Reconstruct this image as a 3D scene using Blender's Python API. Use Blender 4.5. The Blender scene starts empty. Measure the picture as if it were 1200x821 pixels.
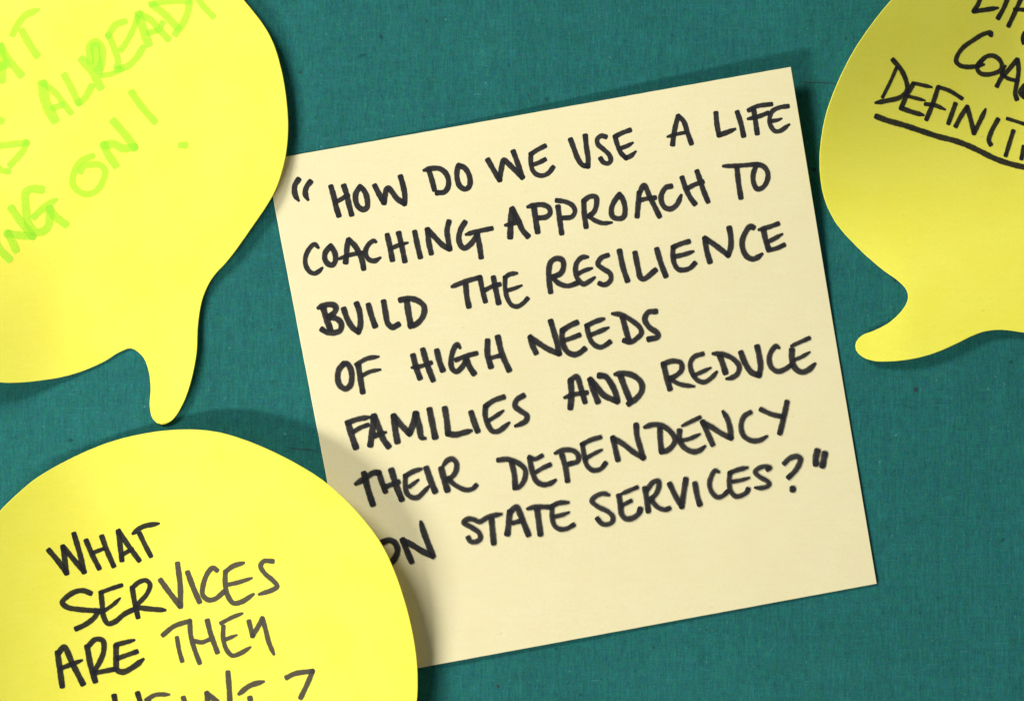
import bpy, bmesh, math, random
from mathutils import Vector, Matrix
from mathutils.geometry import delaunay_2d_cdt

random.seed(7)
S = bpy.context.scene
C = S.collection

# ------------------------------------------------------------------ scale
U = 0.000125                 # metres per photo pixel on the board (a 76 mm note)
ZC = 0.26                    # height of the picture centre on the board
def P(x, y, h=0.0):          # board pixel + height off the cloth (px) -> metres
    return Vector(((x - 600.0) * U, -h * U, ZC + (410.5 - y) * U))

# ------------------------------------------------------------------ camera
cam = bpy.data.cameras.new('camera')
cam_o = bpy.data.objects.new('camera', cam)
C.objects.link(cam_o)
D = 0.75
cam.sensor_width = 36.0
cam.lens = 36.0 * D / (1200 * U)
cam.clip_start = 0.01
cam.clip_end = 50
cam_o.location = (0, -D, ZC)
cam_o.rotation_euler = (math.radians(90), 0, 0)
S.camera = cam_o

# ------------------------------------------------------------------ world and lamps
w = bpy.data.worlds.new('World')
S.world = w
w.use_nodes = True
bg = w.node_tree.nodes['Background']
bg.inputs['Color'].default_value = (0.92, 0.97, 1.0, 1)
bg.inputs['Strength'].default_value = 0.19
S.view_settings.view_transform = 'Standard'
S.view_settings.look = 'None'
S.view_settings.exposure = 0
S.view_settings.gamma = 1

def lamp(name, direction, dist, length, height, power, color):
    """a long horizontal strip lamp that lights the board"""
    l = bpy.data.lights.new(name, 'AREA')
    l.shape = 'RECTANGLE'
    l.size = length
    l.size_y = height
    l.energy = power
    l.color = color
    o = bpy.data.objects.new(name, l)
    C.objects.link(o)
    d = Vector(direction).normalized()
    c = Vector((0, 0, ZC))
    o.location = c + d * dist
    z = d
    x = Vector((1, 0, 0)) - z * z.x
    x.normalize()
    y = z.cross(x)
    o.matrix_world = Matrix(((x.x, y.x, z.x, o.location.x), (x.y, y.y, z.y, o.location.y),
                             (x.z, y.z, z.z, o.location.z), (0, 0, 0, 1)))
    return o
# direction from the board to the lamp: (right, out of the board is -y, up)
lamp('lower_strip_lamp', (-0.42, -0.33, -0.37), 0.66, 0.30, 0.045, 4.65, (1.0, 0.985, 0.95))
lamp('upper_strip_lamp', (-0.42, -0.33, 0.38), 0.66, 0.24, 0.12, 5.45, (1.0, 0.985, 0.96))

# ------------------------------------------------------------------ materials
def mat(name):
    m = bpy.data.materials.new(name)
    m.use_nodes = True
    nt = m.node_tree
    return m, nt, nt.nodes, nt.links, nt.nodes['Principled BSDF']

def mix_rgb(nt, blend, fac, a, b):
    n = nt.nodes.new('ShaderNodeMix')
    n.data_type = 'RGBA'
    n.blend_type = blend
    for s, v in ((n.inputs[0], fac), (n.inputs[6], a), (n.inputs[7], b)):
        if hasattr(v, 'is_output'):
            nt.links.new(v, s)
        else:
            s.default_value = v
    return n.outputs[2]

def ramp(nt, src, p0, p1, c0=(0, 0, 0, 1), c1=(1, 1, 1, 1)):
    n = nt.nodes.new('ShaderNodeValToRGB')
    n.color_ramp.elements[0].position = p0
    n.color_ramp.elements[0].color = c0
    n.color_ramp.elements[1].position = p1
    n.color_ramp.elements[1].color = c1
    nt.links.new(src, n.inputs[0])
    return n.outputs[0]

def noise(nt, vec, scale, detail=3, rough=0.6, stretch=None, rot=None):
    mp = nt.nodes.new('ShaderNodeMapping')
    if stretch:
        mp.inputs['Scale'].default_value = stretch
    if rot:
        mp.inputs['Rotation'].default_value = rot
    nt.links.new(vec, mp.inputs['Vector'])
    n = nt.nodes.new('ShaderNodeTexNoise')
    n.inputs['Scale'].default_value = scale
    n.inputs['Detail'].default_value = detail
    n.inputs['Roughness'].default_value = rough
    nt.links.new(mp.outputs[0], n.inputs['Vector'])
    return n.outputs['Fac']

def math_node(nt, op, a, b=None):
    n = nt.nodes.new('ShaderNodeMath')
    n.operation = op
    for s, v in ((n.inputs[0], a), (n.inputs[1], b)):
        if v is None:
            continue
        if hasattr(v, 'is_output'):
            nt.links.new(v, s)
        else:
            s.default_value = v
    return n.outputs[0]

def noise_color(nt, vec, scale, stretch):
    mp = nt.nodes.new('ShaderNodeMapping')
    mp.inputs['Scale'].default_value = stretch
    nt.links.new(vec, mp.inputs['Vector'])
    n = nt.nodes.new('ShaderNodeTexNoise')
    n.inputs['Scale'].default_value = scale
    n.inputs['Detail'].default_value = 3
    n.inputs['Roughness'].default_value = 0.7
    nt.links.new(mp.outputs[0], n.inputs['Vector'])
    return n.outputs['Color']

def cloth_material():
    m, nt, N, L, b = mat('teal_book_cloth')
    tc = N.new('ShaderNodeTexCoord').outputs['Object']
    # uneven threads: long thin noise along z (warp) and along x (weft)
    warp = noise(nt, tc, 1.0, 3, 0.7, (3000, 1, 430))
    weft = noise(nt, tc, 1.0, 3, 0.7, (400, 1, 3000))
    streak = noise(nt, tc, 1.0, 4, 0.7, (700, 1, 45))
    streak2 = noise(nt, tc, 1.0, 4, 0.7, (70, 1, 700))
    grain = noise(nt, tc, 4600, 3, 0.75)
    cloud = noise(nt, tc, 60, 5, 0.6)
    fibre = noise_color(nt, tc, 1.0, (2300, 1, 1900))
    fibre2 = noise_color(nt, tc, 1.0, (820, 1, 640))
    col = mix_rgb(nt, 'MIX', ramp(nt, warp, 0.30, 0.70), (0.0060, 0.080, 0.0715, 1), (0.0140, 0.146, 0.130, 1))
    col = mix_rgb(nt, 'MIX', math_node(nt, 'MULTIPLY', ramp(nt, weft, 0.32, 0.72), 0.45), col, (0.0165, 0.162, 0.145, 1))
    col = mix_rgb(nt, 'MULTIPLY', 0.62, col, ramp(nt, streak, 0.25, 0.7, (0.76, 0.77, 0.78, 1), (1.14, 1.12, 1.12, 1)))
    col = mix_rgb(nt, 'MULTIPLY', 0.48, col, ramp(nt, streak2, 0.25, 0.7, (0.78, 0.80, 0.80, 1), (1.12, 1.12, 1.12, 1)))
    col = mix_rgb(nt, 'MULTIPLY', 0.9, col, ramp(nt, grain, 0.28, 0.72, (0.60, 0.63, 0.65, 1), (1.38, 1.32, 1.34, 1)))
    col = mix_rgb(nt, 'MULTIPLY', 0.7, col, ramp(nt, cloud, 0.25, 0.75, (0.84, 0.87, 0.86, 1), (1.08, 1.07, 1.08, 1)))
    # threads of slightly different dye
    col = mix_rgb(nt, 'OVERLAY', 0.36, col, fibre)
    col = mix_rgb(nt, 'SOFT_LIGHT', 0.26, col, fibre2)
    # pale lint caught in the weave, and rare dark flecks
    lint = noise(nt, tc, 1.0, 2, 0.5, (1700, 1, 1500))
    col = mix_rgb(nt, 'MIX', math_node(nt, 'MULTIPLY', ramp(nt, lint, 0.685, 0.77), 0.6), col, (0.12, 0.28, 0.25, 1))
    fleck = noise(nt, tc, 620, 1, 0.5, None, (0.4, 0.9, 0.2))
    col = mix_rgb(nt, 'MIX', math_node(nt, 'MULTIPLY', ramp(nt, fleck, 0.735, 0.80), 0.55), col, (0.004, 0.02, 0.02, 1))
    scr = noise(nt, tc, 1.0, 2, 0.5, (260, 1, 2600), (0, 0.5, 0))
    col = mix_rgb(nt, 'MIX', math_node(nt, 'MULTIPLY', ramp(nt, scr, 0.70, 0.78), 0.42), col, (0.09, 0.25, 0.23, 1))
    red = noise(nt, tc, 1.0, 3, 0.7, (1900, 1, 1700), (0, 0.3, 0))
    col = mix_rgb(nt, 'MIX', math_node(nt, 'MULTIPLY', ramp(nt, red, 0.50, 0.72), 0.48), col, (0.036, 0.112, 0.104, 1))
    thread = noise(nt, tc, 1.0, 2, 0.6, (150, 1, 3600))
    col = mix_rgb(nt, 'MIX', math_node(nt, 'MULTIPLY', ramp(nt, thread, 0.60, 0.74), 0.28), col, (0.03, 0.20, 0.18, 1))
    thread2 = noise(nt, tc, 1.0, 2, 0.6, (3600, 1, 120))
    col = mix_rgb(nt, 'MIX', math_node(nt, 'MULTIPLY', ramp(nt, thread2, 0.60, 0.74), 0.28), col, (0.03, 0.20, 0.18, 1))
    dust = noise(nt, tc, 2100, 2, 0.5)
    col = mix_rgb(nt, 'MIX', math_node(nt, 'MULTIPLY', ramp(nt, dust, 0.70, 0.78), 0.35), col, (0.10, 0.17, 0.16, 1))
    rub = noise(nt, tc, 1.0, 5, 0.7, (95, 1, 60), (0, 0.7, 0))
    col = mix_rgb(nt, 'MIX', math_node(nt, 'MULTIPLY', ramp(nt, rub, 0.56, 0.74), 0.16), col, (0.045, 0.20, 0.185, 1))
    L.new(col, b.inputs['Base Color'])
    b.inputs['Roughness'].default_value = 0.8
    b.inputs['Specular IOR Level'].default_value = 0.12
    hgt = math_node(nt, 'ADD', math_node(nt, 'ADD', warp, weft), grain)
    bp = N.new('ShaderNodeBump')
    bp.inputs['Strength'].default_value = 0.45
    bp.inputs['Distance'].default_value = 0.00006
    L.new(hgt, bp.inputs['Height'])
    L.new(bp.outputs[0], b.inputs['Normal'])
    return m

def paper_material(name, base, low, translucent, through=(1, 1, 1, 1)):
    m, nt, N, L, b = mat(name)
    tc = N.new('ShaderNodeTexCoord').outputs['Object']
    fibre = noise(nt, tc, 1.0, 3, 0.6, (260, 1, 1500), (0, 0.03, 0))
    fine = noise(nt, tc, 4200, 3, 0.7)
    cloud = noise(nt, tc, 120, 4, 0.6)
    col = mix_rgb(nt, 'MIX', ramp(nt, cloud, 0.3, 0.7), low, base)
    col = mix_rgb(nt, 'MULTIPLY', 0.27, col, ramp(nt, fibre, 0.25, 0.75, (0.925, 0.925, 0.86, 1), (1.04, 1.04, 1.06, 1)))
    col = mix_rgb(nt, 'MULTIPLY', 0.7, col, ramp(nt, fine, 0.25, 0.75, (0.92, 0.915, 0.84, 1), (1.05, 1.05, 1.10, 1)))
    blot = noise_color(nt, tc, 1.0, (260, 1, 210))
    col = mix_rgb(nt, 'SOFT_LIGHT', 0.07, col, blot)
    speck = noise(nt, tc, 1100, 1, 0.5)
    col = mix_rgb(nt, 'MIX', math_node(nt, 'MULTIPLY', ramp(nt, speck, 0.77, 0.82), 0.22), col, (0.45, 0.38, 0.16, 1))
    L.new(col, b.inputs['Base Color'])
    b.inputs['Roughness'].default_value = 0.85
    b.inputs['Specular IOR Level'].default_value = 0.18
    bp = N.new('ShaderNodeBump')
    bp.inputs['Strength'].default_value = 0.25
    bp.inputs['Distance'].default_value = 0.00003
    L.new(math_node(nt, 'ADD', fine, fibre), bp.inputs['Height'])
    L.new(bp.outputs[0], b.inputs['Normal'])
    tr = N.new('ShaderNodeBsdfTranslucent')
    L.new(mix_rgb(nt, 'MULTIPLY', 1.0, col, through), tr.inputs['Color'])
    ms = N.new('ShaderNodeMixShader')
    ms.inputs[0].default_value = translucent
    L.new(b.outputs[0], ms.inputs[1])
    L.new(tr.outputs[0], ms.inputs[2])
    L.new(ms.outputs[0], N['Material Output'].inputs['Surface'])
    return m

def ink_material(name, col, density, tint, streak=0.10, soft=0.3):
    """a film of marker ink: part pigment, part tinted clear film, so overlaps get denser;
    strokes pool where the pen stops (second uv map) and thin out at their sides"""
    m, nt, N, L, b = mat(name)
    b.inputs['Base Color'].default_value = col
    b.inputs['Roughness'].default_value = 0.6
    b.inputs['Specular IOR Level'].default_value = 0.2
    un = N.new('ShaderNodeUVMap')
    un.uv_map = 'UVMap'
    uv = un.outputs['UV']
    pn = N.new('ShaderNodeUVMap')
    pn.uv_map = 'Pool'
    sp = N.new('ShaderNodeSeparateXYZ')
    L.new(pn.outputs['UV'], sp.inputs[0])
    su = N.new('ShaderNodeSeparateXYZ')
    L.new(uv, su.inputs[0])
    n1 = noise(nt, uv, 1.0, 3, 0.65, (4, 0.55, 1))
    n3 = noise(nt, uv, 1.0, 2, 0.5, (1.2, 0.22, 1))
    tc = N.new('ShaderNodeTexCoord').outputs['Object']
    n2 = noise(nt, tc, 2300, 3, 0.65)
    f = math_node(nt, 'ADD', math_node(nt, 'MULTIPLY', math_node(nt, 'SUBTRACT', n1, 0.5), streak * 1.6),
                  math_node(nt, 'MULTIPLY', math_node(nt, 'SUBTRACT', n2, 0.5), streak * 1.6))
    f = math_node(nt, 'ADD', f, math_node(nt, 'MULTIPLY', math_node(nt, 'SUBTRACT', n3, 0.5), streak * 2.0))
    f = math_node(nt, 'ADD', f, math_node(nt, 'MULTIPLY', sp.outputs[0], 0.20))
    f = math_node(nt, 'ADD', f, density)
    edge = math_node(nt, 'ABSOLUTE', math_node(nt, 'SUBTRACT', math_node(nt, 'MULTIPLY', su.outputs[0], 2.0), 1.0))
    edge = ramp(nt, edge, 0.72, 1.0, (1, 1, 1, 1), (1 - soft, 1 - soft, 1 - soft, 1))
    f = math_node(nt, 'MULTIPLY', f, edge)
    fac = N.new('ShaderNodeClamp')
    L.new(f, fac.inputs[0])
    t = N.new('ShaderNodeBsdfTransparent')
    t.inputs['Color'].default_value = tint
    ms = N.new('ShaderNodeMixShader')
    L.new(fac.outputs[0], ms.inputs[0])
    L.new(t.outputs[0], ms.inputs[1])
    L.new(b.outputs[0], ms.inputs[2])
    L.new(ms.outputs[0], N['Material Output'].inputs['Surface'])
    return m

CLOTH = cloth_material()
CREAM = paper_material('cream_paper', (0.785, 0.712, 0.432, 1), (0.768, 0.692, 0.412, 1), 0.08)
NEON = paper_material('neon_yellow_paper', (1.0, 0.965, 0.140, 1), (0.985, 0.94, 0.105, 1), 0.29, (1.0, 0.92, 0.35, 1))
INK = ink_material('black_marker_ink', (0.015, 0.015, 0.017, 1), 0.82, (0.72, 0.72, 0.78, 1), 0.16, 0.22)
INK_GLARE = ink_material('glare_paled_black_marker_ink', (0.070, 0.062, 0.046, 1), 0.76, (0.62, 0.60, 0.60, 1), 0.16, 0.22)  # same black ink, with glare and overexposure painted into a greyer colour
INK_GREEN = ink_material('pale_green_marker_ink', (0.48, 0.86, 0.06, 1), 0.36, (0.83, 1.0, 0.70, 1), 0.22, 0.55)
HOLE = mat('dark_pinhole')
HOLE[4].inputs['Base Color'].default_value = (0.012, 0.03, 0.035, 1)
HOLE[4].inputs['Roughness'].default_value = 0.9
HOLE = HOLE[0]

# ------------------------------------------------------------------ helpers
def sm(t):
    t = max(0.0, min(1.0, t))
    return t * t * (3 - 2 * t)

def link(name, me, m, parent=None):
    o = bpy.data.objects.new(name, me)
    C.objects.link(o)
    if m:
        me.materials.append(m)
    if parent:
        o.parent = parent
    return o

def catmull(pts, closed=False, step=2.0):
    n = len(pts)
    out = []
    rng = range(n if closed else n - 1)
    for i in rng:
        if closed:
            p0, p1, p2, p3 = (pts[(i + k - 1) % n] for k in range(4))
        else:
            p1, p2 = pts[i], pts[i + 1]
            p0 = pts[i - 1] if i > 0 else (2 * p1[0] - p2[0], 2 * p1[1] - p2[1])
            p3 = pts[i + 2] if i + 2 < n else (2 * p2[0] - p1[0], 2 * p2[1] - p1[1])
        def k(a, b):
            return max(1e-6, math.hypot(b[0] - a[0], b[1] - a[1]) ** 0.5)
        t0 = 0.0
        t1 = t0 + k(p0, p1); t2 = t1 + k(p1, p2); t3 = t2 + k(p2, p3)
        steps = max(2, int(math.hypot(p2[0] - p1[0], p2[1] - p1[1]) / step))
        for s in range(steps):
            t = t1 + (t2 - t1) * s / steps
            def lerp(a, b, ta, tb):
                f = (t - ta) / (tb - ta)
                return (a[0] + (b[0] - a[0]) * f, a[1] + (b[1] - a[1]) * f)
            A1 = lerp(p0, p1, t0, t1); A2 = lerp(p1, p2, t1, t2); A3 = lerp(p2, p3, t2, t3)
            B1 = lerp(A1, A2, t0, t2); B2 = lerp(A2, A3, t1, t3)
            out.append(lerp(B1, B2, t1, t2))
    if not closed:
        out.append(pts[-1])
    return out

THICK = 0.85                                  # a sheet of paper, px (0.1 mm)

def sheet(name, outline, hf, m, parent, grid=8.0):
    """a curled sheet of paper: outline (closed list of px), height function hf(x, y)"""
    n = len(outline)
    xs = [p[0] for p in outline]; ys = [p[1] for p in outline]
    pts = [Vector(p) for p in outline]
    def inside(x, y):
        c = False
        j = n - 1
        for i in range(n):
            if (ys[i] > y) != (ys[j] > y) and x < (xs[j] - xs[i]) * (y - ys[i]) / (ys[j] - ys[i]) + xs[i]:
                c = not c
            j = i
        return c
    y = min(ys) + grid / 2
    row = 0
    while y < max(ys):
        x = min(xs) + grid / 2 + (grid / 2 if row % 2 else 0)
        while x < max(xs):
            if inside(x, y):
                ok = True
                for q in outline[::2]:
                    if abs(q[0] - x) < grid * 0.45 and abs(q[1] - y) < grid * 0.45:
                        ok = False
                        break
                if ok:
                    pts.append(Vector((x, y)))
            x += grid
        y += grid * 0.87
        row += 1
    edges = [(i, (i + 1) % n) for i in range(n)]
    vo, eo, fo, ov, oe, of = delaunay_2d_cdt(pts, edges, [list(range(n))], 1, 1e-4)
    verts, faces = [], []
    nv = len(vo)
    for v in vo:
        verts.append(P(v.x, v.y, hf(v.x, v.y)))
    for v in vo:
        verts.append(P(v.x, v.y, hf(v.x, v.y) - THICK))
    # orient: the front (top) faces look to -y
    for f in fo:
        a, b_, c = (verts[i] for i in f[:3])
        nrm = (b_ - a).cross(c - a)
        ff = list(f) if nrm.y < 0 else list(reversed(f))
        faces.append(ff)
        faces.append([i + nv for i in reversed(ff)])
    cnt = {}
    for f in faces[::2]:
        for i in range(len(f)):
            e = (f[i], f[(i + 1) % len(f)])
            cnt[e] = 1
    rim = [e for e in cnt if (e[1], e[0]) not in cnt]
    nside0 = len(faces)
    # the cut edge: a half-round ring standing a hair outside the sheet
    nxt = {a: b_ for a, b_ in rim}
    prv = {b_: a for a, b_ in rim}
    mid = {}
    for v in list(nxt):
        t = verts[nxt[v]] - verts[prv[v]]
        out = Vector((-t.z, 0, t.x)).normalized()
        probe = verts[v] + out * U * 0.5
        px, py = probe.x / U + 600.0, 410.5 - (probe.z - ZC) / U
        if inside(px, py):
            out = -out
        mid[v] = len(verts)
        verts.append(verts[v] + out * U * random.uniform(0.36, 0.56) + Vector((0, U * THICK * 0.5, 0)))
    for a, b_ in rim:
        faces.append([b_, a, mid[a], mid[b_]])
        faces.append([mid[b_], mid[a], a + nv, b_ + nv])
    me = bpy.data.meshes.new(name)
    me.from_pydata([tuple(v) for v in verts], [], faces)
    for i, p in enumerate(me.polygons):
        p.use_smooth = i < nside0
    rimset = set()
    for a, b_ in rim:
        rimset.add((min(a, b_), max(a, b_)))
        rimset.add((min(a, b_) + nv, max(a, b_) + nv))
    for e in me.edges:
        if (min(e.vertices), max(e.vertices)) in rimset:
            e.use_edge_sharp = True
    me.update()
    return link(name, me, m, parent)

class Pen:
    """collects marker strokes lying on a sheet; every word is one mesh"""
    def __init__(self, hf, spread=1.05):
        self.hf = hf
        self.spread = spread
        self.k = 0
        self.new()
    def new(self):
        self.v, self.f, self.uv, self.pool = [], [], [], []
    def run(self, pts, wid, taper0=1.0, taper1=1.0):
        if len(pts) > 1:
            line = catmull(pts, False, 1.1)
        else:
            line = [pts[0], (pts[0][0] + 0.4, pts[0][1])]
        n = len(line)
        self.k += 1
        base = 0.14 + 0.0035 * self.k
        seed = random.uniform(0, 100)
        length = 0.0
        total = sum(math.hypot(q[0] - p[0], q[1] - p[1]) for p, q in zip(line, line[1:]))
        wid *= self.spread
        ring = []
        r0 = None
        for i in range(n):
            a = line[max(0, i - 1)]; b = line[min(n - 1, i + 1)]
            dx, dy = b[0] - a[0], b[1] - a[1]
            d = math.hypot(dx, dy) or 1.0
            tx, ty = dx / d, dy / d
            if i:
                length += math.hypot(line[i][0] - line[i - 1][0], line[i][1] - line[i - 1][1])
            f = i / (n - 1)
            wv = wid * (1 + 0.045 * math.sin(seed + length * 0.33) + 0.03 * math.sin(seed * 3 + length * 0.9)
                        + random.uniform(-0.018, 0.018))
            tp = 1.0
            rest = (1 - f) * total
            if taper1 < 1 and rest < 7.0:
                tp = 1 - (1 - taper1) * (1 - rest / 7.0) ** 1.3
            if taper0 < 1 and f * total < 5.0:
                tp = min(tp, 1 - (1 - taper0) * (1 - f * total / 5.0) ** 1.3)
            ring.append((line[i], tx, ty, wv * tp / 2, length, base + 0.003 * f))
        self.pl = 0.0
        def add(x, y, off, u, vv):
            self.pool.append(self.pl)
            self.v.append(P(x, y, self.hf(x, y) + off))
            self.uv.append((u, vv))
            return len(self.v) - 1
        rows = []
        # round start cap, body, round end cap, as cross rows of three points
        def row(c, tx, ty, r, l, off):
            return (add(c[0] - ty * r, c[1] + tx * r, off, 0.0, l * 0.1 + seed),
                    add(c[0], c[1], off, 0.5, l * 0.1 + seed),
                    add(c[0] + ty * r, c[1] - tx * r, off, 1.0, l * 0.1 + seed))
        caps = ((0.97, 0.46), (0.86, 0.72), (0.62, 0.91), (0.3, 0.985))
        c, tx, ty, r, l, off = ring[0]
        self.pl = 0.5
        for q, wq in caps:
            rows.append(row((c[0] - tx * r * q * 0.85, c[1] - ty * r * q * 0.85), tx, ty, r * wq, l - r * q, off))
        for i, g in enumerate(ring):
            fl = i / (n - 1) * total
            self.pl = max(0.5 * max(0.0, 1 - fl / 3.5), max(0.0, 1 - (total - fl) / 7.0))
            rows.append(row(*g))
        c, tx, ty, r, l, off = ring[-1]
        self.pl = 1.0
        for q, wq in reversed(caps):
            rows.append(row((c[0] + tx * r * q * 0.85, c[1] + ty * r * q * 0.85), tx, ty, r * wq, l + r * q, off))
        for a, b in zip(rows, rows[1:]):
            self.f.append((a[0], a[1], b[1], b[0]))
            self.f.append((a[1], a[2], b[2], b[1]))
    def word(self, name, m, parent, label, strokes):
        self.new()
        for crop, spec in strokes:
            ox, oy, s, w0 = CROP[crop]
            for st in spec.split('|'):
                st = st.strip()
                if not st:
                    continue
                wz = w0
                toks = st.split()
                if toks[0].startswith('w'):
                    wz = float(toks[0][1:])
                    toks = toks[1:]
                t0 = t1 = 1.0
                if toks[-1] == '>':
                    t1 = 0.5
                    toks = toks[:-1]
                if toks[0] == '<':
                    t0 = 0.6
                    toks = toks[1:]
                runs, cur = [], []
                for t in toks:
                    corner = t.endswith('!')
                    x, y = (float(q) for q in t.rstrip('!').split(','))
                    p = (ox + x / s, oy + y / s)
                    cur.append(p)
                    if corner:
                        runs.append(cur)
                        cur = [p]
                if len(cur) > 1 or not runs:
                    runs.append(cur)
                for i, r in enumerate(runs):
                    self.run(r, wz / s, t0 if i == 0 else 1.0, t1 if i == len(runs) - 1 else 1.0)
        me = bpy.data.meshes.new(name)
        me.from_pydata([tuple(v) for v in self.v], [], self.f)
        ul = me.uv_layers.new(name='UVMap')
        pu = me.uv_layers.new(name='Pool')
        ul = me.uv_layers['UVMap']
        for lp in me.loops:
            ul.data[lp.index].uv = self.uv[lp.vertex_index]
            pu.data[lp.index].uv = (self.pool[lp.vertex_index], 0.0)
        for p in me.polygons:
            p.use_smooth = True
        me.update()
        o = link(name, me, m, parent)
        if label:
            o['label'] = label
        return o

def thing(name, label, cat, x, y, group=None):
    o = bpy.data.objects.new(name, None)
    o.empty_display_size = 0.01
    C.objects.link(o)
    o['label'] = label
    o['category'] = cat
    if group:
        o['group'] = group
    return o

# ------------------------------------------------------------------ the cloth-covered board
def board():
    bm = bmesh.new()
    bmesh.ops.create_cube(bm, size=1.0)
    for v in bm.verts:
        v.co = Vector((v.co.x * 0.70, 0.006 + v.co.y * 0.012, ZC + v.co.z * 0.52))
    bmesh.ops.bevel(bm, geom=list(bm.edges), offset=0.0015, segments=3, affect='EDGES')
    me = bpy.data.meshes.new('pin_board')
    bm.to_mesh(me)
    bm.free()
    o = link('pin_board', me, CLOTH)
    o['label'] = 'teal green pin board covered in woven cloth, behind all the sticky notes'
    o['category'] = 'board'
    # small pinholes and nicks in the cloth
    for x, y, r, e in ((954, 198.5, 2.7, 1.0), (1073, 456, 2.9, 1.0), (583.5, 803.5, 1.9, 1.0),
                       (318, 386, 1.2, 1.0), (1050, 654, 1.0, 1.0)):
        bm = bmesh.new()
        ring = []
        k = 14
        for i in range(k):
            a = 2 * math.pi * i / k
            rr = r * (1 + random.uniform(-0.16, 0.16))
            ring.append(bm.verts.new(P(x + rr * math.cos(a), y + rr * math.sin(a), 0.05)))
        inner = [bm.verts.new(P(x + (v.co.x / U + 600 - x) * 0.5, y + ((410.5 - (v.co.z - ZC) / U) - y) * 0.5, 0.22)) for v in ring]
        for i in range(k):
            bm.faces.new((ring[i], ring[(i + 1) % k], inner[(i + 1) % k], inner[i]))
        bm.faces.new(inner)
        bmesh.ops.recalc_face_normals(bm, faces=bm.faces)
        me = bpy.data.meshes.new('pinhole')
        bm.to_mesh(me)
        bm.free()
        link('pinhole', me, HOLE, o)
    pen = Pen(lambda x, y: 0.0)
    for pts in ([(938, 95.5), (948, 97), (956, 96.5), (966, 97.5), (980, 98)],
                [(338, 524), (350, 526), (366, 527), (372, 529)],
                [(618, 109), (620, 114), (621, 118)],
                [(566, 79), (571, 80)]):
        pen.new()
        pen.run(pts, 1.0, 0.4, 0.4)
        me = bpy.data.meshes.new('cloth_crack')
        me.from_pydata([tuple(v) for v in pen.v], [], pen.f)
        link('cloth_crack', me, HOLE, o)
board()

# ------------------------------------------------------------------ tracing frames for the handwriting: origin px, zoom, pen width in zoomed px
k7 = 7.4625
CROP = {
    'px': (0, 0, 1.0, 6.2),
    'c1': (330, 180, k7, 49), 'c2': (490, 150, k7, 47), 'c3': (620, 130, k7, 46), 'c4': (775, 100, k7, 45),
    'c5': (345, 240, k7, 48), 'c6': (440, 230, k7, 48), 'c7': (580, 200, k7, 47), 'c8': (690, 180, k7, 46),
    'c9': (820, 170, k7, 46), 'c10': (360, 320, k7, 50), 'c11': (510, 300, k7, 48), 'c12': (630, 260, k7, 48),
    'c13': (760, 240, k7, 48), 'c14': (380, 390, k7, 50), 'c15': (470, 370, k7, 51), 'c16': (610, 350, k7, 49),
    'n4': (640, 240, 3.731, 24), 'c17': (390, 450, k7, 54), 'c18': (490, 440, k7, 52), 'c19': (650, 400, k7, 52),
    'c20': (765, 380, 5.995, 40), 'c21': (405, 520, k7, 54), 'c22': (570, 490, 5.995, 38), 'c23': (740, 460, 5.995, 38),
    'c24': (430, 590, k7, 52), 'c25': (530, 560, k7, 50), 'c26': (680, 530, k7, 47), 'c27': (820, 510, k7, 46),
    'c28': (40, 600, k7, 47), 'c29': (60, 660, k7, 50), 'c30': (180, 640, k7, 48), 'c31': (180, 711, k7, 45),
    'c32': (220, 711, k7, 46), 'l0': (0, 590, 3.554, 24), 'l1': (100, 760, 10.0, 56), 'l2': (200, 760, 10.0, 58),
    'g1': (0, 190, k7, 62), 'g2': (0, 0, k7, 60), 'g3': (40, 40, k7, 58), 'g4': (110, 0, k7, 58),
    'g5': (0, 120, k7, 58), 'g6': (80, 90, k7, 58),
    'r1': (1096, 3.5, 11.9, 66), 'r2': (1096, 63, 11.9, 66), 'r3': (1016.3, 63, k7, 42), 'r4': (1097, 121.8, 10.26, 54),
}
GROUP = 'sticky notes on the pin board'

# ------------------------------------------------------------------ square cream note
TL, TR, BR, BL = (312, 188), (925.5, 80), (1027, 683), (428, 793)
def quad_outline():
    out = []
    for a, b in ((TL, TR), (TR, BR), (BR, BL), (BL, TL)):
        k = 70
        for i in range(k):
            out.append((a[0] + (b[0] - a[0]) * i / k, a[1] + (b[1] - a[1]) * i / k))
    return out
def h_square(x, y):
    u = ((x - 312) * 0.985 - (y - 188) * 0.173) / 620.0       # along the top edge
    v = ((x - 312) * 0.17 + (y - 188) * 0.985) / 620.0        # down the left edge
    up = sm((u - 0.15) / 0.95)
    lift = 20.0 * up * sm((0.54 - v) / 0.62)
    foot = 3.0 * sm((v - 0.82) / 0.22) * sm((1.0 - u) / 0.8)
    ripple = 0.5 * math.sin(u * 5.0 + v * 3.0) + 0.5
    return 1.3 + lift + foot + ripple
sq = thing('sticky_note', 'square cream sticky note covered in seven lines of black capitals', 'sticky note', 0, 0, GROUP)
sheet('paper', quad_outline(), h_square, CREAM, sq)
pen = Pen(h_square)
W = lambda t, *s, m=INK: pen.word('handwritten_word', m, sq, t, s)
W('opening quote mark and the word HOW', ('c1', '148,228 118,275 113,330 125,375 150,412 > | 252,248 220,290 207,340 215,375 232,405 > | 432,290 455,370 475,460 500,540 | 545,285 570,360 590,450 612,532 | w42 465,428 520,400 580,362 | 685,292 650,350 650,420 675,470 720,490 748,468 750,410 735,350 705,305 685,292 | 815,282 850,350 895,430! 905,370 915,320 935,303 965,335 1010,395 1073,438! 1078,370 1062,280 1040,203'))
W('the word DO', ('c2', '95,375 120,455 142,540 | < 50,372 120,355 190,358 240,395 264,450 262,515 230,560 165,568 | 352,332 340,380 342,450 365,510 410,536 445,515 455,465 440,400 405,350 355,328'))
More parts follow.
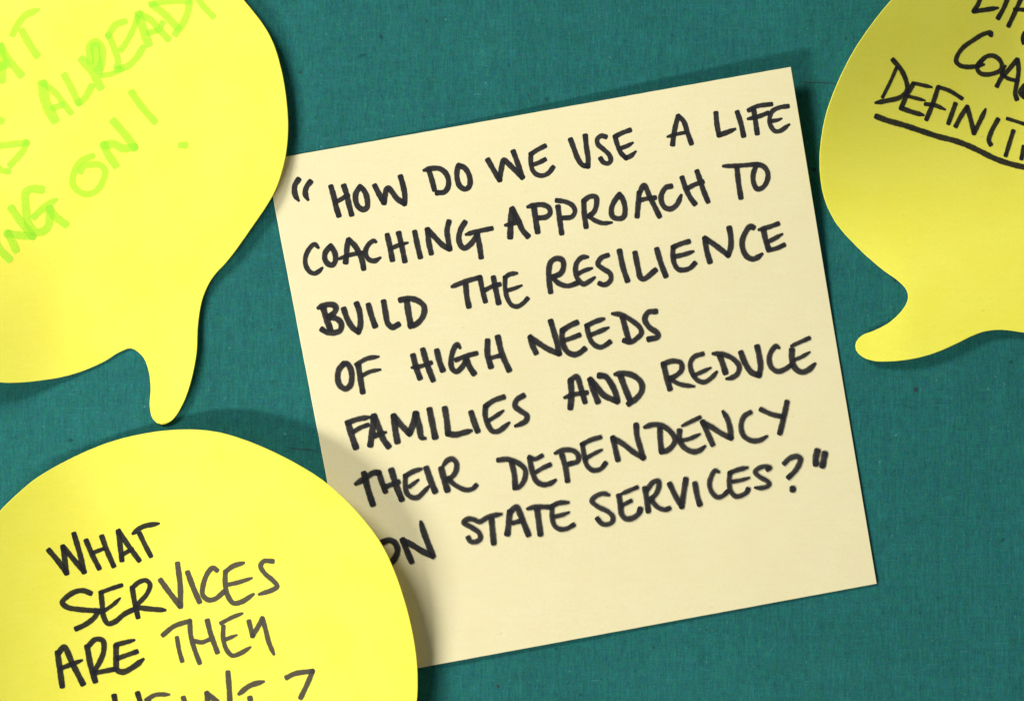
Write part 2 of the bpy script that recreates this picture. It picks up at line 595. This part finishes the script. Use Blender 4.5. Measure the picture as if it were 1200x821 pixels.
W('the word WE', ('c2', '610,282 660,370 712,455! 722,390 735,320 748,280 790,315 850,375 910,432! 890,370 862,290 832,210 | w42 1108,160 1040,195 985,232! w42 985,300 1000,370 1035,408 1090,418 1140,395 1180,345'.replace('! w42 ', '! ')), ('c2', 'w40 1000,325 1060,303 1108,278'))
W('the word USE', ('c3', '362,255 390,330 425,420 465,475 512,486! 515,420 500,320 490,222 | w42 668,230 630,222 595,250 600,295 650,340 700,390 712,440 685,463 645,450 624,420 | w42 880,172 815,195 750,228! 770,300 800,370 845,415! 890,395 930,358 > | w40 800,330 855,310 905,282 >'))
W('the word A', ('c4', 'w44 142,278 120,360 105,440 95,520 | w44 145,275 190,320 225,420 258,512 | w34 < 50,455 120,435 215,415'))
W('the word LIFE', ('c4', '472,250 480,340 498,440! 560,420 640,388 > | 658,242 690,340 713,445 | 800,215 815,310 832,425 | w40 758,225 830,190 955,172 | w40 < 750,300 840,280 925,248 | w40 1098,190 1030,200 965,232 940,290 945,350 985,405 1030,405 1112,348 > | w36 950,320 1010,310 1045,297 >'))
W('the word COACHING', ('c5', 'w42 < 210,375 175,345 130,385 97,460 100,530 135,585 175,600 215,580 245,550 > | 315,362 270,420 268,480 300,520 335,525 358,490 356,430 335,385 315,358 | 472,308 460,370 455,440 448,500 | 475,305 530,360 575,440 595,500 605,558 | w38 < 390,472 480,440 590,418 | w44 < 712,325 700,315 665,330 625,390 625,440 655,480 700,490 752,462 > | 812,265 835,370 856,480 | 912,250 940,370 965,490 | w38 840,385 920,350 992,332 > | 1052,238 1075,350 1100,455'), ('c6', '487,498 465,400 455,292! 520,360 590,430 648,462! 635,380 625,300 642,222 | 782,228 745,290 728,370 745,430 775,455 830,420 875,360 890,335 | w42 < 790,335 880,310 1015,282 | 890,335 910,440 923,532'))
W('the word APPROACH', ('c7', 'w52 148,345 138,430 132,580 | w50 150,335 200,430 240,520 285,572 | w42 < 90,478 150,465 215,445 | w30 175,380 172,440 | w50 340,320 355,430 372,535 | w45 < 285,318 350,302 420,300 470,325 482,370 450,405 380,415 | 550,318 565,430 582,548 | w42 540,262 620,275 680,310 698,360 670,405 590,415 | 775,275 780,380 795,492 | w45 775,265 830,228 880,232 887,290 865,360 820,400 | w40 820,400 870,435 940,460 1020,455 >'), ('c8', '265,358 215,430 195,490 205,550 250,570 300,558 315,500 305,430 285,385 265,358 | 437,345 428,460 420,550 | 440,348 480,280 530,380 570,460 615,550 | w40 445,410 510,395 575,388 | 715,288 670,300 630,370 635,430 665,475 715,485 765,450 805,365 > | 812,215 845,310 885,390 923,440 | 942,160 970,240 1000,330 1038,422 | w42 855,310 920,275 990,250'))
W('the word TO', ('c9', 'w40 < 200,188 320,185 490,172 | 320,205 335,340 355,462 | w44 490,178 462,260 468,340 500,388 550,370 588,300 585,235 550,190 495,172'))
W('the word BUILD', ('c10', 'w54 140,305 165,390 200,485 | < 95,305 150,280 215,275 250,292 240,340 190,380 | 190,385 260,400 297,440 288,500 235,520 170,515 130,492 | 320,315 350,400 400,480 448,513! 465,450 455,330 432,268 | 535,278 560,370 592,460 | 668,250 685,350 705,440 745,472 797,448 | w54 870,245 885,350 905,455 | 815,235 880,222 960,238 1020,290 1015,370 960,440 900,465'))
W('the word THE', ('c11', 'w44 < 145,268 270,220 390,187! 410,290 437,395 | 265,245 275,350 293,440 | 508,188 530,300 553,408 | w40 430,300 500,265 562,248 | w40 < 715,150 650,160 610,187! 610,280 630,370 670,430 720,440 770,410 805,372 | w36 635,300 700,280 755,257 >'))
W('the word RESILIENCE', ('c12', '112,612 100,520 97,420 115,350 165,320 215,335 225,395 200,450 135,480 | w44 130,485 180,535 260,560 345,535 | w44 < 438,307 385,312 340,360 330,430 350,500 400,543 450,520 498,485 > | w40 360,450 410,425 475,405 > | w44 612,292 555,315 525,370 570,410 630,450 640,500 610,540 572,550 540,538 | 714,255 745,400 783,512 | 850,272 875,400 900,490 930,498 1028,422 | 1040,240 1075,360 1118,472'), ('c13', 'w44 348,322 280,342 212,372! 210,440 225,520 260,565 320,568 365,550 402,512 | w42 220,455 310,435 390,408 > | 533,498 505,400 490,295! 560,340 640,400 693,442! 715,370 715,280 702,205 | 912,200 885,190 845,240 815,320 825,400 860,455 910,475 950,460 990,430 > | w42 < 960,220 1050,195 1128,167 | 1000,220 1020,310 1048,395 | w40 1030,330 1100,295 1165,257 > | w40 1048,398 1120,380 1180,352'))
W('the word OF', ('c14', '170,270 128,320 117,400 137,460 185,488 225,460 240,390 230,315 200,270 170,268 | 297,285 315,400 335,515 | w40 280,277 370,225 475,207 > | w36 335,370 400,338 490,320 >'))
W('the word HIGH', ('c15', '104,348 130,450 163,542 | 190,297 225,420 278,560 | w38 < 92,452 170,440 260,410 | 312,305 335,400 362,472 | w46 < 515,280 490,248 455,300 435,400 445,460 480,488 530,450 570,380 | w42 480,385 570,350 658,327 | 570,380 600,450 635,502 | 755,217 755,340 783,442 | 845,187 880,330 942,472 | w38 775,370 870,345'))
W('the word NEEDS', ('c16', '133,472 100,400 83,335! 160,390 240,440 335,480! 320,400 290,290 262,197 | 490,208 430,235 365,277! 360,340 375,410 410,465 470,488 520,470 558,438 | w42 375,365 440,345 512,317 | w44 < 728,175 650,200 577,237! 590,300 615,370 655,410 700,423 750,400 778,378 | w42 615,315 690,285 768,252 > | 890,165 915,260 945,365 | w44 < 800,130 880,140 970,190 1040,250 1055,300 1010,350 960,380 905,365'), ('n4', '478,466 445,470 430,500 450,535 485,560 488,577 448,587'))
W('the word FAMILIES', ('c17', '135,348 165,450 200,550 | w46 125,337 220,305 325,287 > | w40 180,415 240,380 305,355 | 358,280 345,400 327,530 | 360,280 405,390 440,480 485,542 | w46 370,450 420,430 462,420 > | 563,500 545,400 532,278! 590,350 670,430! 700,350 725,258! 755,370 775,465 808,473 > | 845,222 870,350 893,460'), ('c18', '232,287 250,400 260,508! w 330,515'.replace(' w ', ' ') + ' 400,497 465,480 > | 462,322 490,410 518,482 | w46 745,187 660,217 587,267! 585,350 610,430 650,485 700,485 750,450 795,410 > | w38 620,390 690,345 745,305 > | w48 918,175 860,212 845,265 890,305 950,350 940,395 900,420 848,440 >'))
W('the word AND', ('c19', '137,345 145,460 135,580 | w48 138,335 190,308 225,400 263,528 | w42 < 85,490 180,460 278,447 | 375,525 335,420 308,332! 370,400 430,470 545,522! 530,450 480,350 440,305 390,298 | 575,305 610,400 655,510 | w50 < 525,287 600,278 690,300 755,360 760,430 710,500 645,545'))
W('the word REDUCE', ('c20', '75,285 95,370 118,452 | w36 70,277 140,257 195,270 200,320 160,360 115,380 | w32 120,385 190,420 290,435 > | w34 348,207 290,227 262,270 270,330 310,390 360,405 410,375 448,332 > | w30 280,360 340,335 405,305 > | 470,225 490,280 508,338 | w36 < 420,205 490,210 560,240 605,295 590,350 550,375 515,382 > | 617,198 645,270 690,335 743,358! 755,300 745,220 731,157 | w36 < 885,165 865,152 830,190 815,240 830,300 875,330 925,315 970,285 | w30 < 970,152 1095,97 | 975,180 975,250 1000,310 1045,335 1090,320 1138,275 > | w28 990,250 1040,230 1100,195 >'))
W('the word THEIR', ('c21', 'w48 < 85,348 180,290 240,250 290,248! 312,320 345,410 | 160,255 190,380 235,522 | 400,230 440,360 488,480 | w44 350,370 460,330 | w44 < 662,217 590,240 522,278! 520,350 535,430 580,465 630,465 680,420 725,370 > | w38 560,370 600,340 635,312 > | 705,212 745,330 780,412 | 835,215 860,310 888,402 | w46 < 850,190 890,142 930,130 965,160 965,230 930,285 880,310 | w42 900,310 960,360 1050,400 1110,390 1140,360'))
W('the word DEPENDENCY', ('c22', '175,305 195,400 200,482 | w36 82,292 150,287 220,312 270,360 265,430 230,480 190,495 > | w32 300,272 340,285 388,262 | 302,280 320,370 350,440 400,465 450,455 485,432 > | w32 350,375 400,345 445,325 | 530,260 555,350 568,437 | w36 < 480,245 540,222 610,227 643,260 640,300 580,320 | w34 798,132 730,152 672,182! 685,260 705,330 745,363 800,355 835,315 | w30 690,285 750,250 810,220 > | 922,290 905,220 887,137! 960,180 1030,235 1100,277! 1080,210 1055,120 1050,45'), ('c23', '197,255 200,330 210,415 | w38 < 90,242 150,224 210,230 270,270 305,330 270,390 205,425 > | w30 < 355,232 478,173 | 335,267 335,330 370,385 430,413 475,405 515,375 > | w30 340,335 400,325 480,290 > | 568,363 540,300 500,207! 560,240 630,285 697,317! 690,250 670,180 640,130 > | w36 833,138 790,165 767,230 785,300 840,335 900,333 950,305 > | w34 908,117 980,150 1060,168 | 1090,65 1070,160 1040,283'))
W('the word ON', ('c24', '150,330 190,315 240,335 267,400 250,460 210,515 160,520 110,480 100,400 130,340 152,328 | 388,502 345,400 313,315! 400,360 480,410 575,455! 530,340 490,230 470,155 >'))
W('the word STATE', ('c25', 'w44 138,520 155,550 200,556 242,530 235,480 170,430 98,387 130,357 185,360 235,380 320,335 430,313 > | 340,355 350,460 360,567 | 500,292 490,400 480,485 | 505,295 560,250 590,310 630,410 663,492 | w42 530,390 600,372 | w44 < 655,267 720,252 860,252 | 740,275 755,390 768,488 | w42 < 1015,212 930,217 872,242! 870,330 890,410 935,443 1000,440 1058,408 | w38 890,336 960,320 1020,298 >'))
W('the word SERVICES', ('c26', 'w42 < 250,370 200,358 140,377 98,420 150,470 240,515 282,560 275,608 220,628 180,615 148,577 | w38 < 358,360 493,304 | w48 335,378 350,470 360,540 400,578 460,570 510,530 522,492 | w36 365,460 440,422 | 562,312 580,420 592,512 | w44 580,330 630,262 680,247 685,290 660,360 610,410 | w42 620,420 680,480 740,498 775,487 | 780,275 830,380 885,472! 897,380 920,232 | 1000,270 1020,380 1042,452'), ('c27', 'w42 < 165,318 130,307 97,360 82,420 100,490 150,538 195,530 240,490 | w42 < 415,280 330,300 260,327! 255,400 265,480 310,530 360,525 408,495 420,468 | w36 290,402 360,390 430,370 > | w40 590,298 615,280 570,270 510,287 480,320 520,360 590,400 608,425 580,448 530,458 480,455 > | w46 738,243 780,202 840,182 878,197 870,240 830,310 775,365 | w62 808,468 812,468 | w54 1025,135 1010,200 1012,250 | w54 1090,157 1080,210 1070,265'))

# ------------------------------------------------------------------ speech bubble notes
def bubble_outline(pts):
    return catmull(pts, True, 4.0)

UL = [(0, 446.9), (21.9, 447.5), (50.4, 444.9), (76.7, 440.3), (100.8, 432.6), (122.8, 422.7), (140.3, 412), (153.5, 407.6),
      (166.6, 415.8), (174.3, 432), (177.1, 454.5), (176.2, 477), (179.8, 490.3), (189.6, 497), (201.7, 491.6), (214.8, 472), (224.7, 443.6),
      (230.6, 413), (232.2, 380), (238, 348), (249, 325.5), (268, 304), (294, 268.5), (320.5, 228), (329.8, 204), (336.2, 175), (337.6, 138),
      (330.3, 84), (316, 42), (285, 0), (235, -55), (150, -112), (50, -135), (-60, -112), (-150, -42), (-200, 60), (-215, 180), (-205, 280),
      (-160, 368), (-80, 430)]
def h_ul(x, y):
    a = 9.5 * sm((x - 170) / 165.0) * sm((520 - y) / 200.0)
    b = 38.0 * sm((102 - x) / 214.0) * sm((y - 120) / 290.0)
    c = 5.0 * sm((y - 330) / 120) * sm((x - 185) / 45)
    bow = 1.0 * math.sin(x * 0.012 + y * 0.006)
    return 3.4 + a + b + c + bow
ul = thing('speech_bubble_note', 'bright yellow speech bubble sticky note written in pale green marker', 'sticky note', 0, 0, GROUP)
sheet('paper', bubble_outline(UL), h_ul, NEON, ul)
pen = Pen(h_ul, 1.18)
W = lambda t, *s, m=INK_GREEN: pen.word('handwritten_word', m, ul, t, s)
W('letters AT at the note edge', ('g2', '5,405 28,520 18,705 | 5,410 80,530 185,657 | -20,600 70,560 | w52 112,305 150,232 220,142 340,88 > | w58 195,275 260,390 322,485'))
W('the word ALREADY', ('g3', 'w80 75,440 105,600 180,750 | w50 80,430 180,510 260,610 322,690 | w50 170,650 250,620 | w54 268,365 330,480 390,605! 440,570 505,460 | w66 420,225 510,330 580,465 | w60 490,240 490,110 540,70 590,120 598,220 570,330 | w70 535,110 545,210 560,300 | w42 590,365 680,350 770,310'),
  ('g4', 'w52 270,192 190,222 128,315! 170,400 212,530 210,580 | w52 200,610 300,580 380,500 430,420 | w46 240,440 300,350 350,250 385,150 | w70 395,130 430,250 478,385 | w54 400,125 500,180 570,260 650,345 | w46 480,290 570,260 600,205 | w58 520,50 620,130 735,250 | w46 500,40 640,18 835,18 | w54 840,20 820,120 770,230 715,300 | w50 885,-40 960,60 1045,150'))
W('letter S at the note edge', ('g5', 'w52 -30,385 120,368 235,355! 200,430 95,550 | w48 -30,560 30,600 80,605 | w60 -25,150 15,165'))
W('the word ON with an exclamation mark', ('g5', 'w50 810,470 705,520 645,630 640,720 700,785 770,805 850,770 905,680 920,600 880,550 800,545 725,565 705,605'), ('g6', 'w62 415,775 350,680 315,600! 400,590 480,628 580,618! 500,510 398,392 | w56 555,140 640,260 755,392 | w54 985,600 1025,600'))
W('letters ING at the note edge', ('g1', 'w60 148,770 110,690 75,625! 170,640 290,650! 200,540 105,405 | w62 365,242 290,235 235,260 230,400 255,540 310,610 370,610 420,570 440,480 435,410 | w54 300,480 400,390 495,328 > | w60 440,410 490,480 575,545 | w60 -20,720 30,790 90,850'))

LLP = [(0, 602.5), (11, 590), (44, 560.5), (88, 535.2), (131.5, 517.4), (175.4, 507), (219.5, 503), (255, 505.8), (288, 515), (322, 529),
       (356.4, 547), (383, 564.5), (416, 595), (445.7, 632.5), (461.5, 664), (473.5, 698), (483, 735), (488.3, 769), (489.6, 792), (488.8, 817),
       (478, 880), (448, 950), (395, 1008), (320, 1046), (262, 1064), (240, 1110), (218, 1148), (198, 1152), (186, 1125), (182, 1085), (165, 1064),
       (120, 1052), (50, 1010), (-10, 940), (-45, 870), (-58, 785), (-45, 690), (-22, 634)]
def h_ll(x, y):
    t = ((x - 215) * 0.86 + (775 - y) * 0.50) / 268.0
    left = 0.00092 * max(0.0, 195.0 - x) ** 2
    return 2.2 + 34.0 * sm((t + 0.10) / 1.18) * sm((t + 0.6) / 1.2) * (1 - 0.28 * sm((y - 640) / 200.0)) + left + 0.8 * math.sin(x * 0.014 - y * 0.008)
ll = thing('speech_bubble_note', 'round bright yellow speech bubble note lapping over the lower corner of the cream note', 'sticky note', 0, 0, GROUP)
sheet('paper', bubble_outline(LLP), h_ll, NEON, ll)
pen = Pen(h_ll)
W = lambda t, *s, m=INK: pen.word('handwritten_word', m, ll, t, s)
W('the word WHAT', ('c28', '142,325 220,420 293,525! 280,420 262,295! 340,390 443,515! 410,370 357,185 | w46 462,245 510,360 573,485 | w46 597,210 640,330 698,465 | w36 520,350 620,312 | w46 740,165 755,290 770,415 | w46 742,162 820,280 920,418 | w38 770,370 860,318 | w44 < 865,185 950,125 1095,95 > | w44 925,185 970,280 1022,380'))
W('first letters SER of the word SERVICES', ('c29', 'w46 350,255 290,232 220,240 140,290 107,335 150,375 250,395 420,410! 380,470 300,530 228,563 | w38 435,250 530,215 618,187 | w46 440,255 450,350 460,450 500,520 560,505 640,440 730,395 | w36 450,420 540,360 605,300 > | w46 710,208 730,330 760,465 | w42 710,210 770,160 830,145 865,180 840,260 740,370 | w46 740,380 870,395 1000,405 >'))
W('greyer last letters VICES of the word SERVICES', ('c30', '62,292 140,400 235,522! 235,350 212,148 | 300,225 350,360 403,480 | w44 558,205 525,182 480,222 437,330 432,420 480,463 540,455 620,390 | w44 < 795,137 700,167 632,217! 630,320 650,420 700,490 770,480 880,410 > | w38 650,330 740,310 865,270 > | w42 1048,122 970,122 942,165 980,230 1050,290 1088,340 1050,370 925,413 >'), m=INK_GLARE)
W('the word ARE', ('l0', '245,615 255,690 264,755 | 250,615 271,592 305,660 348,745 | w20 255,682 345,648 > | 366,592 380,670 399,735 | w22 370,590 400,562 430,567 434,610 415,660 390,700 | w21 395,702 480,686 | w20 485,585 560,566 > | 485,590 485,640 490,690 515,698 560,675 598,645 > | w20 490,642 570,614'))
W('the word THEY', ('c31', 'w42 82,242 180,165 318,118! 325,240 360,370 403,485 | w38 205,265 225,380 250,468 | 472,117 500,230 558,390 | w38 350,290 420,305 490,280 | w36 < 780,50 690,85 592,137 | w40 612,165 610,270 640,370 690,420 760,400 850,345 > | w34 630,280 730,240 > | w42 837,120 868,248! 920,160 955,92! 985,200 1010,300 1055,408 >'), m=INK_GLARE)
W('letter H cut by the picture edge', ('px', '134.2,814.5 137,830 142,850 | 161.5,811.5 166,826 172,846 | w5 138,834 170,828'))
W('tops of a last word cut by the picture edge', ('px', 'w5.2 171.5,819.5 182,813.5 198.5,813 > | 174,820 177,840 186,850 204,844 | 215,817 219,832 223,848 | 245,840 242.5,811.5! 258,825 270,842! 269,812 267.2,787 | < 280,812.5 293,802.5 309.5,797.5 > | 293,817 297,834 306,842 320,832'), ('c32', 'w44 868,610 940,575 1095,552! 1050,660 990,785'), m=INK_GLARE)

RP = [(1040.0, 5), (1010.3, 42), (990.2, 74), (973.7, 109.5), (964.0, 139), (959.4, 167.7), (958.6, 195), (963.8, 228.5), (978, 259.3),
      (1004.8, 289.5), (1032, 314), (1053, 329.5), (1062.3, 340), (1064, 349.5), (1058.8, 361), (1042.3, 377.8), (1024, 387.6), (1010.2, 393.2),
      (1003.2, 401), (1003.2, 410), (1011.2, 418), (1024, 422.3), (1042.3, 422.8), (1068, 420), (1093.7, 413.3), (1119.3, 402.3), (1141.3, 391.7),
      (1156, 387.2), (1174.3, 386), (1200, 389.3), (1258, 397), (1335, 393), (1420, 360), (1480, 295), (1510, 200), (1500, 100), (1450, 0),
      (1370, -72), (1275, -105), (1175, -95), (1100, -55)]
def h_r(x, y):
    u = max(0.0, 1280.0 - x)
    g = u - 50.0 if u > 100 else u * u / 200.0
    a = 0.35 * g * sm((312 - y + (1090 - x) * 0.06) / 290.0)
    b = 8.0 * sm((y - 230) / 170.0) * (0.6 + 0.4 * sm((x - 1000) / 70.0))
    return 2.0 + a + b + 1.0 * math.sin(x * 0.01 + y * 0.011)
rb = thing('speech_bubble_note', 'yellow speech bubble note with black underlined writing and a tail curling to the left', 'sticky note', 0, 0, GROUP)
sheet('paper', bubble_outline(RP), h_r, NEON, rb)
pen = Pen(h_r)
W = lambda t, *s, m=INK: pen.word('handwritten_word', m, rb, t, s)
W('letters LIF cut by the picture edge', ('r1', '610,-80 560,50 500,145! 640,125 850,90 > | 1000,-80 930,90 850,230 | 1190,-70 1090,150 1000,335 | w56 1085,105 1260,110 | w56 1225,430 1200,500 1215,570'))
W('letters COA cut by the picture edge', ('r1', 'w64 745,470 748,438 640,458 500,542 350,650 270,760 252,840 300,893 400,916 520,908 650,878 >'), ('r2', 'w64 600,130 680,62 770,45 860,90 905,170 890,240 800,288 680,308 595,290 555,235 565,170 610,125 | 1120,95 1000,240 900,350 838,462 | 1130,95 1145,250 1120,420 1098,560 1120,640 | w54 900,300 1000,360 1130,388 | w40 955,185 910,270 | w90 1230,470 1180,550 1230,600'))
W('letters DEFINIT cut by the picture edge', ('r3', 'w32 222,150 170,270 105,400 | 190,82 260,160 310,260 320,340 260,400 150,430 42,450 > | w34 < 365,275 540,310 > | 375,282 320,380 270,492! 370,525 470,550 > | w32 330,390 480,425 > | 595,310 550,450 497,585 | w36 600,308 700,340 808,403 | w36 485,455 570,465 660,500 > | 750,452 692,618 | 758,640 800,560 855,475! 890,590 920,700! 970,600 1020,492 > | 1130,582 1072,690 1052,765 1068,798'), ('r4', 'w42 842,185 930,210 1060,250 | 915,335 870,480 827,622 | 1045,520 1018,660'))
pen.word('underline', INK, rb, None, [('px', 'w6.4 1023.4,138.8 1036.5,143.4 1056.6,148.6 1083.8,157.2 1097,161.2 1117,166 1132.5,171.4 1147.6,178.2 1163,185.6 1178,191 1198.5,196 1240,203')])
